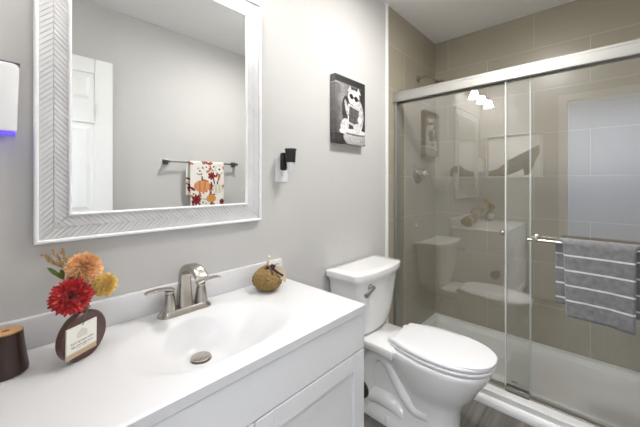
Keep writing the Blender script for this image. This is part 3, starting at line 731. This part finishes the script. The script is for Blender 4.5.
def towel_paint(s, t):
    c = (236, 232, 226)
    for (x, y, k, a, z) in blobs:
        if k == 'leafr' and ell(s, t, x, y, 0.085*z, 0.028*z, a) < 1: c = (134, 44, 36)
        if k == 'leafo' and ell(s, t, x, y, 0.075*z, 0.03*z, a) < 1: c = (196, 116, 66)
        if k == 'leafd' and ell(s, t, x, y, 0.07*z, 0.010*z, a) < 1: c = (84, 70, 64)
        if k == 'flow':
            r = sqrt(ell(s, t, x, y, 1, 0.78)); an = atan2(t-y, s-x)
            if r < 0.085*z*(0.72+0.28*abs(cos(an*4))): c = (246, 243, 238) if int(an*6) % 2 else (226, 218, 208)
            if r < 0.024*z: c = (92, 42, 34)
    for (x, y, rx, ry, col) in ((0.34, 0.52, 0.24, 0.125, (226, 150, 96)), (0.80, 0.58, 0.17, 0.10, (228, 222, 210)), (0.60, 0.78, 0.14, 0.085, (222, 156, 80))):
        if ell(s, t, x, y, rx, ry) < 1:
            st = abs(cos((s-x)/rx*5)); c = mixc(tuple(v*0.84 for v in col), col, st)
        if abs(s-x+0.1*(y-ry-t)) < 0.022 and -0.06 < t-(y-ry) < 0.01: c = (90, 62, 40)
    for (x, y, z) in ((0.17, 0.80, 0.15), (0.62, 0.30, 0.12), (0.93, 0.86, 0.09)):
        r = sqrt(ell(s, t, x, y, 1, 0.78)); an = atan2(t-y, s-x)
        if r < z*(0.66+0.34*abs(cos(an*3.5))): c = (116, 26, 30) if int(an*5+r*40) % 2 else (140, 42, 38)
        if r < z*0.2: c = (70, 20, 22)
    for (x, y, z) in ((0.86, 0.16, 0.13), (0.46, 0.12, 0.10), (0.36, 0.86, 0.10)):
        r = sqrt(ell(s, t, x, y, 1, 0.78)); an = atan2(t-y, s-x)
        if r < z*(0.6+0.4*abs(cos(an*5))): c = (240, 236, 230)
        elif r < z*(0.68+0.4*abs(cos(an*5))): c = (128, 108, 96)
        if r < z*0.24: c = (72, 44, 36)
    if t > 0.965: c = (238, 234, 228)
    return c
ft = MB(); cols = []
nu, nv = 90, 150
Lf, Lb, R_ = 0.400, 0.27, 0.0105
def drape(s, d):              # d runs from the front hem (0) over the bar to the back hem
    tot = Lf+pi*R_+Lb; q = d*tot
    wav = 0.004*sin(s*9+1)*(1 if True else 0)
    if q < Lf:
        k = (Lf-q)/Lf; return (0, TBY+R_+0.004*k+wav*k+0.003*k, TBZ-(Lf-q))
    q -= Lf
    if q < pi*R_:
        a = q/R_; return (0, TBY+R_*cos(a), TBZ+R_*sin(a))
    q -= pi*R_; k = q/Lb
    return (0, TBY-R_-0.006*k+wav*k, TBZ-q)
for off in (0.0, 0.0022):
    pts = []
    for j in range(nv+1):
        for i in range(nu+1):
            s = i/nu; d = j/nv; _, y, z = drape(s, d)
            tot = Lf+pi*R_+Lb; q = d*tot
            sgn = 1 if q < Lf+pi*R_/2 else -1
            bk = max(0, (q-Lf-pi*R_)/Lb)
            x = FLX0+(FLX1-FLX0)*s + (-0.022*min(1, bk*6) if bk > 0 else 0)
            pts.append((x, y + (off*sgn if not (Lf <= q <= Lf+pi*R_) else off*cos((q-Lf)/R_)), z + (off*sin((q-Lf)/R_) if Lf < q < Lf+pi*R_ else 0)))
            tt = (Lf+0.012-q)/Lf if q <= Lf+0.012 else (q-Lf-0.012)/Lb
            cols.append(towel_paint(1-s if False else s, min(1, max(0, tt))))
    ft.add(pts, [[j*(nu+1)+i, j*(nu+1)+i+1, (j+1)*(nu+1)+i+1, (j+1)*(nu+1)+i] for j in range(nv) for i in range(nu)])
n1 = (nu+1)*(nv+1)
rim = [i for i in range(nu+1)] + [j*(nu+1)+nu for j in range(1, nv+1)] + [nv*(nu+1)+i for i in range(nu-1, -1, -1)] + [j*(nu+1) for j in range(nv-1, 0, -1)]
for a, b in zip(rim, rim[1:]+rim[:1]): ft.f.append([a, b, b+n1, a+n1]); ft.mi.append(0)
M_cloth = mat('printed cotton', (255, 255, 255), 0.9, attr='paint', bump=0.15, bump_scale=900)
tag(ft.build('hand_towel', M_cloth, origin=(1.25, TBY, TBZ-Lf), smooth=True, colors=cols), 'white hand towel printed with autumn flowers and pumpkins over the wall towel bar', 'towel')

# ------------------------------------------------------------------ toilet
TC = 1.448
to = thing('toilet', 'white two-piece toilet with its lid closed beside the vanity', 'toilet', (TC, 0.75, 0))
def tank_ring(hw, yf, yb, z, bow=0.02, r=0.03, n=10):
    pts = []
    m_ = 18
    for k in range(m_+1):                       # bowed front, left to right
        t = -1+2*k/m_; x = t*(hw-0.008)
        pts.append((TC+x, yf + bow*t*t + (0.010 if abs(t) == 1 else 0), z))
    for (cx_, a0) in ((1, -pi/2), ):
        pass
    for k in range(5):
        a = pi/2*k/4; pts.append((TC+hw-r*0.4*(1-cos(a)), yb-r*0.4*(1-sin(a)), z))
    for k in range(5):
        a = pi/2+pi/2*k/4; pts.append((TC-hw+r*0.4*(1+cos(a)), yb-r*0.4*(1-sin(a)), z))
    return pts
rings = []
for z, hw, yf, bow in ((0.402, 0.120, 0.935, 0.018), (0.408, 0.140, 0.922, 0.020), (0.425, 0.155, 0.914, 0.022), (0.47, 0.175, 0.906, 0.022), (0.56, 0.194, 0.896, 0.022), (0.66, 0.208, 0.888, 0.022), (0.692, 0.211, 0.885, 0.022), (0.700, 0.217, 0.880, 0.022), (0.714, 0.221, 0.876, 0.022), (0.720, 0.221, 0.876, 0.022)):
    rings.append(tank_ring(hw, yf, YB-0.012, z, bow))
MB().loft(rings).build('tank', M_porc, to, smooth=True, auto=50)
rings = [tank_ring(hw, yf, YB-0.008+ (0.235-hw)*-0.6, z, 0.030) for z, hw, yf in ((0.7195, 0.228, 0.870), (0.722, 0.233, 0.866), (0.749, 0.236, 0.863), (0.754, 0.2345, 0.8645), (0.756, 0.231, 0.868), (0.757, 0.18, 0.91))]
MB().loft(rings).build('tank_lid', M_porc, to, smooth=True, auto=45)
m = MB().lathe([(0.019, 0), (0.019, 0.007), (0.012, 0.012), (0.012, 0.022)], (1.342, 0.900, 0.676), (0, -1, 0), 18)
m.tube([(1.346, 0.876, 0.677), (1.318, 0.868, 0.673), (1.280, 0.862, 0.666), (1.254, 0.860, 0.660)], [0.011, 0.0095, 0.009, 0.0115], 10)
m.build('flush_lever', M_chrome, to, smooth=True, auto=40)

def egg(z, hw, yf, yb, ym=None, kb=0.22, n=44, sq=2.3, cz=None):
    """plan outline: rounded front at yf, widest at ym, straight-ish back at yb"""
    ym = ym if ym is not None else yf+(yb-yf)*0.52
    pts = []
    for k in range(n+1):                         # left-middle over the front to right-middle
        a = pi*k/n; x = -hw*(abs(cos(a))**(2/sq))*(1 if cos(a) > 0 else -1); y = ym-(ym-yf)*(abs(sin(a))**(2/sq))
        pts.append((TC+x, y, z))
    ox = cz or 0.0
    m_ = 10; r = min(0.035, hw*0.3) if cz is None else 0.012
    w1 = hw*(1-kb)
    for k in range(1, m_+1):
        t = k/m_; y = ym+(yb-r-ym)*t; pts.append((TC+hw*(1-kb*t*t), y, z))
    for k in range(1, 6):
        a = pi/2*k/5; pts.append((TC+w1-r*(1-cos(a)), yb-r+r*sin(a), z))
    for k in range(0, 5):
        a = pi/2+pi/2*k/5; pts.append((TC-w1+r*(1+cos(a)), yb-r+r*sin(a), z))
    for k in range(m_, 0, -1):
        t = k/m_; y = ym+(yb-r-ym)*t; pts.append((TC-hw*(1-kb*t*t), y, z))
    return [(p[0]+ox, p[1], p[2]) for p in pts]
# bowl and pedestal
R_ = []
for z, hw, yf, yb, kb, ym in ((0.0, 0.105, 0.475, 1.000, 0.05, 0.66), (0.020, 0.105, 0.475, 1.000, 0.05, 0.66), (0.030, 0.098, 0.480, 0.996, 0.1, 0.66), (0.10, 0.088, 0.490, 0.80, 0.30, 0.62), (0.18, 0.092, 0.480, 0.78, 0.30, 0.60),
                            (0.225, 0.110, 0.455, 0.79, 0.3, 0.60), (0.265, 0.132, 0.422, 0.80, 0.3, 0.59), (0.305, 0.148, 0.402, 0.81, 0.28, 0.58), (0.345, 0.159, 0.374, 0.82, 0.25, 0.575), (0.375, 0.164, 0.361, 0.83, 0.22, 0.57), (0.392, 0.165, 0.358, 0.83, 0.22, 0.57), (0.398, 0.162, 0.361, 0.828, 0.22, 0.57)):
    R_.append([(p[0]+0.024*min(1, z/0.3), p[1], p[2]) for p in egg(z, hw, yf, yb, ym, kb)])
m = MB().loft(R_)
# rear deck carrying the tank
def deck(z, hw0, hw1, y0, y1): return [(TC-hw0, y0, z), (TC+hw0, y0, z), (TC+hw1, y0+0.10, z), (TC+hw1, y1-0.02, z), (TC+hw1-0.02, y1, z), (TC-hw1+0.02, y1, z), (TC-hw1, y1-0.02, z), (TC-hw1, y0+0.10, z)]
m.loft([deck(0.335, 0.11, 0.09, 0.78, 1.05), deck(0.355, 0.132, 0.118, 0.76, 1.065), deck(0.368, 0.140, 0.128, 0.755, 1.07), deck(0.396, 0.141, 0.129, 0.755, 1.07), deck(0.403, 0.136, 0.124, 0.76, 1.066)])
# web between bowl and trapway, then the trapway itself
m.loft([[(TC-0.045, 0.70, z), (TC+0.045, 0.70, z), (TC+0.05, 0.99, z), (TC-0.05, 0.99, z)] for z in (0.02, 0.345)])
def arc(cps, n=40):
    out = []
    P_ = [Vector(p) for p in cps]; P_ = [P_[0]*2-P_[1]]+P_+[P_[-1]*2-P_[-2]]
    for i in range(1, len(P_)-2):
        for k in range(n//(len(cps)-1)):
            t = k/(n//(len(cps)-1)); a, b, c, d = P_[i-1], P_[i], P_[i+1], P_[i+2]
            out.append(0.5*((2*b)+(c-a)*t+(2*a-5*b+4*c-d)*t*t+(3*b-a-3*c+d)*t**3))
    out.append(P_[-2]); return out
m.tube(arc([(TC, 0.60, 0.13), (TC, 0.68, 0.13), (TC, 0.75, 0.20), (TC, 0.815, 0.295), (TC, 0.88, 0.315), (TC, 0.935, 0.26), (TC, 0.945, 0.16), (TC, 0.93, 0.03)]), 0.5, 20, flat=(0.094, 0.172))
m.tube(arc([(TC+0.008, 0.63, 0.035), (TC+0.004, 0.70, 0.05), (TC, 0.78, 0.085), (TC, 0.88, 0.09), (TC, 0.97, 0.06)]), 0.5, 18, flat=(0.10, 0.178))
for sx in (-1, 1):
    m.lathe([(0.016, 0.0), (0.016, 0.010), (0.011, 0.020), (0, 0.022)], (TC+sx*0.088, 0.80, 0.022), n=16)
m.build('bowl', M_porc, to, smooth=True, auto=55)
st = [egg(z, hw, yf, yb, 0.575, 0.30, cz=0.032) for z, hw, yf, yb in ((0.400, 0.158, 0.356, 0.788), (0.403, 0.163, 0.350, 0.792), (0.414, 0.166, 0.347, 0.794), (0.419, 0.163, 0.350, 0.792))]
MB().loft(st).build('seat', M_plast, to, smooth=True, auto=45)
st = [egg(z, hw, yf, yb, 0.575, 0.30, cz=0.032) for z, hw, yf, yb in ((0.4205, 0.159, 0.354, 0.794), (0.424, 0.163, 0.350, 0.797), (0.433, 0.1635, 0.349, 0.797), (0.439, 0.159, 0.354, 0.793), (0.4425, 0.155, 0.343, 0.780), (0.4445, 0.12, 0.38, 0.745), (0.4455, 0.06, 0.46, 0.66))]
MB().loft(st).build('seat_lid', M_plast, to, smooth=True, auto=40)
for sx in (-1, 1): MB().box(TC+0.03+sx*0.075-0.02, TC+0.03+sx*0.075+0.02, 0.785, 0.815, 0.402, 0.432, 0.008).build('hinge', M_plast, to, smooth=True, auto=40)

# black paper holder on the side of the vanity
ph_ = thing('toilet_paper_holder', 'black holder on the right side of the vanity facing the toilet', 'holder', (0.903, 0.695, 0.425))
MB().lathe([(0.026, 0), (0.026, 0.006), (0.010, 0.010), (0.010, 0.020)], (CX1-0.001, 0.695, 0.42), (1, 0, 0), 24).build('mount', M_black, ph_, smooth=True, auto=40)
MB().tube([(CX1+0.012, 0.695, 0.42), (0.974, 0.695, 0.42)], 0.008, 12).build('arm', M_black, ph_, smooth=True)
MB().lathe([(0.018, 0), (0.034, 0.004), (0.036, 0.012), (0.028, 0.020), (0, 0.022)], (0.967, 0.695, 0.42), (1, 0, 0), 28).build('end_disc', M_black, ph_, smooth=True, auto=40)

# ------------------------------------------------------------------ shower pan
PX0, PX1, PY0, PY1 = 1.872, XR-0.001, YF+0.007, YB-0.0075
M_pan = mat('white acrylic pan', (238, 238, 236), 0.3, noise_amt=0.006, noise_scale=6)
pan = thing('shower_pan', 'white low shower pan filling the floor behind the glass doors', 'shower pan', (2.27, 0.36, 0))
def rect_ring(x0, x1, y0, y1, z, r=0.02, n=6):
    pts = []
    for (cx_, cy_, a0) in ((x1-r, y1-r, 0), (x0+r, y1-r, pi/2), (x0+r, y0+r, pi), (x1-r, y0+r, 3*pi/2)):
        for k in range(n+1):
            a = a0+pi/2*k/n; pts.append((cx_+r*cos(a), cy_+r*sin(a), z))
    return pts
rings = [rect_ring(PX0, PX1, PY0, PY1, 0.001, 0.004), rect_ring(PX0, PX1, PY0, PY1, 0.070, 0.004), rect_ring(PX0+0.004, PX1-0.001, PY0+0.001, PY1-0.001, 0.074, 0.004),
         rect_ring(PX0+0.125, PX1-0.040, PY0+0.035, PY1-0.035, 0.073, 0.03), rect_ring(PX0+0.130, PX1-0.045, PY0+0.04, PY1-0.04, 0.070, 0.035), rect_ring(PX0+0.138, PX1-0.056, PY0+0.055, PY1-0.055, 0.036, 0.05), rect_ring(PX0+0.150, PX1-0.075, PY0+0.07, PY1-0.07, 0.029, 0.06),
         rect_ring(2.24, 2.30, 0.79, 0.85, 0.019, 0.028)]
MB().loft(rings).build('basin', M_pan, pan, smooth=True, auto=40)
MB().lathe([(0.045, 0), (0.045, 0.003), (0.040, 0.0045), (0, 0.0045)], (2.27, 0.82, 0.0195), n=28).build('drain', M_chrome, pan, smooth=True, auto=30)

# ------------------------------------------------------------------ sliding glass enclosure
GX = 1.950
se = thing('shower_door', 'sliding clear glass shower doors under a white satin metal header', 'shower door', (GX, 0.36, 0.074))
Y0, Y1 = YF+0.0065, YB-0.0065
m = MB()
hp = [(1.924, 1.782), (1.922, 1.786), (1.922, 1.832), (1.926, 1.836), (1.926, 1.846), (1.930, 1.851), (1.985, 1.851), (1.988, 1.848), (1.988, 1.782), (1.975, 1.782), (1.975, 1.800), (1.937, 1.800), (1.937, 1.782)]
m.loft([[(x, y, z) for x, z in hp] for y in (Y0, Y1)]); m.build('header', M_alu, se)
m = MB().box(1.930, 1.984, Y0, Y1, 0.0735, 0.080, 0.002)
m.build('bottom_track', M_alu, se)
for yy in ((Y0, Y0+0.022), (Y1-0.022, Y1)): MB().box(1.936, 1.982, yy[0], yy[1], 0.080, 1.790, 0.003).build('wall_jamb', M_alu, se)
M_guide = mat('grey metal guide', (150, 148, 138), 0.35, 1.0)
MB().box(1.926, 1.948, 0.290, 0.402, 0.0735, 0.102, 0.003).box(1.926, 1.986, 0.290, 0.402, 0.0735, 0.083, 0.002).build('centre_guide', M_guide, se)
# outer pane (with towel bar) and inner pane
def pane(y0, y1, x0, x1):
    p = MB().box(x0, x1, y0, y1, 0.089, 1.797).build('glass_panel', M_glass, se)
    return p
OY1 = 0.400; IY0 = 0.296
po = pane(Y0+0.01, OY1, 1.941, 1.949)
pi_ = pane(IY0, Y1-0.012, 1.963, 1.971)
MB().box(1.9405, 1.9495, OY1-0.0005, OY1+0.007, 0.089, 1.797, 0.001, 1).build('edge_seal', M_edge, po)
MB().box(1.9625, 1.9715, IY0-0.007, IY0+0.0005, 0.089, 1.797, 0.001, 1).build('edge_seal', M_edge, pi_)
MB().box(1.9425, 1.9475, IY0, OY1, 0.1025, 0.108).build('bottom_strip', M_dark, po)
# maker's mark on the glass: a small dark smudge-sized line of lettering
m = MB(); yy = 0.374
for k, w in enumerate((0.0042, 0.0030, 0.0038, 0.0026, 0.0040)):
    m.box(1.9402, 1.9411, yy-w, yy, 0.129, 0.134+0.001*(k % 2)); yy -= w+0.0014
m.build('etched_mark', M_dark, po)
TBX, TBH = 1.892, 0.925
BY0, BY1 = -0.24, 0.262
tbar = MB().tube([(TBX, BY0-0.02, TBH), (TBX, BY1+0.03, TBH)], 0.0075, 16).build('towel_bar', M_nickel, po, smooth=True, auto=40)
for y in (BY0, BY1):
    MB().lathe([(0.019, 0), (0.019, 0.006), (0.010, 0.012), (0.009, 0.050), (0.013, 0.053), (0.013, 0.058), (0, 0.060)], (1.941, y, TBH+0.006), (-1, 0, 0), 20).build('bar_post', M_nickel, tbar, smooth=True, auto=40)
MB().lathe([(0.007, 0), (0.007, 0.006), (0.013, 0.010), (0.014, 0.016), (0.009, 0.022), (0, 0.023)], (1.963, 0.42, 0.94), (-1, 0, 0), 18).build('knob', M_nickel, pi_, smooth=True, auto=50)

# grey striped towel over the bar
TR = 0.0125
Y_L, Y_R = 0.148, -0.098
M_tg = mat('grey terry cloth', (138, 138, 140), 0.95, noise_amt=0.26, noise_scale=45, bump=0.9, bump_scale=500, sheen=0.4)
M_ts = mat('white woven stripe', (228, 228, 229), 0.9, noise_amt=0.05, bump=0.4, bump_scale=500)
Lf, Lb = 0.350, 0.300
stripes = [0.15, 0.355, 0.56, 0.765]
qs = set()
tot = Lf+pi*TR+Lb
def addq(a, b, n):
    for k in range(n+1): qs.add(round(a+(b-a)*k/n, 5))
cuts = []
for s_ in stripes: cuts.append((Lf*(1-s_)-0.0040, Lf*(1-s_)+0.0040))
for s_ in stripes:
    q = Lf+pi*TR+Lf*s_
    if q+0.004 < tot: cuts.append((q-0.0040, q+0.0040))
edges_ = sorted([0, Lf, Lf+pi*TR, tot]+[c for ab in cuts for c in ab])
for a, b in zip(edges_, edges_[1:]): addq(a, b, max(1, int((b-a)/0.008)) if not (abs(a-Lf) < 1e-6) else 10)
qs = sorted(qs); nq = len(qs); ny = 48
m = MB()
def tpos(q, s, off):
    fl_ = 0.006*sin(s*7.0+0.6)+0.003*sin(s*17)
    if q < Lf:
        k = (Lf-q)/Lf; x, z, nx, nz = TBX-TR-0.004*k-fl_*k*0.7, TBH-(Lf-q)-0.014*k*(s*s-0.45), -1, 0
        y = Y_L+(Y_R-Y_L)*s + (-0.006*k+0.014*k*s) - 0.006*k
    elif q <= Lf+pi*TR:
        a = (q-Lf)/TR; x, z, nx, nz = TBX-TR*cos(a), TBH+TR*sin(a), -cos(a), sin(a)
        t = a/pi; y = Y_L+(Y_R-Y_L)*s + (0.032-0.062*s)*t
    else:
        k = (q-Lf-pi*TR)/Lb; x, z, nx, nz = TBX+TR+0.001+0.003*k, TBH-(q-Lf-pi*TR), 1, 0
        y = Y_L+0.032+(Y_R-Y_L-0.062)*s
    nse = 0.0014*noise.noise(Vector((y*60, q*60, off*900))) + 0.0022*noise.noise(Vector((y*200, q*240, off*900)))
    o_ = off+nse
    ed = min(s, 1-s)*(Y_L-Y_R); o_ *= min(1, 0.35+ed/0.008) if ed < 0.006 else 1
    ed2 = min(q, tot-q); o_ *= 0.45+0.55*min(1, ed2/0.008)
    return (x+nx*o_, y, z+nz*o_)
vs = [tpos(q, i/ny, off) for off in (0.0145, 0.0006) for q in qs for i in range(ny+1)]
fs, mi = [], []
n1 = nq*(ny+1)
for lay in (0, 1):
    for j in range(nq-1):
        mid = (qs[j]+qs[j+1])/2; sm = 1 if any(a < mid < b for a, b in cuts) else 0
        for i in range(ny):
            a = lay*n1+j*(ny+1)+i; m.f.append([a, a+1, a+ny+2, a+ny+1]); m.mi.append(sm)
rim = [i for i in range(ny+1)]+[j*(ny+1)+ny for j in range(1, nq)]+[(nq-1)*(ny+1)+i for i in range(ny-1, -1, -1)]+[j*(ny+1) for j in range(nq-2, 0, -1)]
for a, b in zip(rim, rim[1:]+rim[:1]): m.f.append([a, b, b+n1, a+n1]); m.mi.append(0)
m.v = vs
tag(m.build('bath_towel', [M_tg, M_ts], origin=(TBX, 0.025, TBH-Lf), smooth=True), 'grey terry towel with thin white stripes over the shower door bar', 'towel')

# shower head, valve and plug on the tiled wall
sh = thing('overhead_shower', 'nickel shower head on a bent arm high on the tiled wall', 'shower head', (2.32, YB-0.006, 2.045))
yw = YB-0.006
MB().lathe([(0.028, 0), (0.028, 0.004), (0.016, 0.012), (0.011, 0.014)], (2.32, yw, 2.045), (0, -1, 0), 24).build('flange', M_nickel, sh, smooth=True, auto=40)
MB().tube(arc([(2.32, yw-0.005, 2.045), (2.32, yw-0.06, 2.052), (2.32, yw-0.105, 2.042), (2.32, yw-0.14, 2.012)], 24), 0.0085, 12).build('arm', M_nickel, sh, smooth=True)
MB().lathe([(0.011, -0.012), (0.013, 0.006), (0.018, 0.018), (0.036, 0.040), (0.040, 0.050), (0.036, 0.054), (0, 0.054)], (2.32, yw-0.145, 2.006), (0, -0.62, -0.78), 28).build('shower_head', M_nickel, sh, smooth=True, auto=40)
sv = thing('shower_valve', 'nickel round shower valve with a lever handle on the tiled wall', 'shower valve', (2.315, yw, 1.295))
MB().lathe([(0.084, 0), (0.084, 0.004), (0.076, 0.010), (0.050, 0.014), (0.034, 0.016), (0.034, 0.030), (0.028, 0.034)], (2.315, yw, 1.295), (0, -1, 0), 40).build('escutcheon', M_nickel, sv, smooth=True, auto=35)
m = MB().lathe([(0.026, 0.030), (0.024, 0.065), (0.020, 0.075), (0, 0.078)], (2.315, yw, 1.295), (0, -1, 0), 24)
m.tube(arc([(2.315, yw-0.058, 1.300), (2.345, yw-0.074, 1.290), (2.375, yw-0.086, 1.258), (2.385, yw-0.090, 1.215)], 24), [0.016-0.011*(k/24)**0.8 for k in range(25)], 12)
m.build('lever', mat('polished nickel', (216, 212, 206), 0.15, 1.0), sv, smooth=True, auto=50)
tag(MB().lathe([(0.014, 0), (0.014, 0.004), (0.010, 0.012), (0, 0.014)], (2.275, yw, 0.885), (0, -1, 0), 18).build('wall_plug', M_chrome, origin=(2.275, yw, 0.885), smooth=True, auto=50), 'small round chrome plug low on the tiled wall under the valve', 'plug')

for o in bpy.data.objects:
    if '_w' in o: del o['_w']
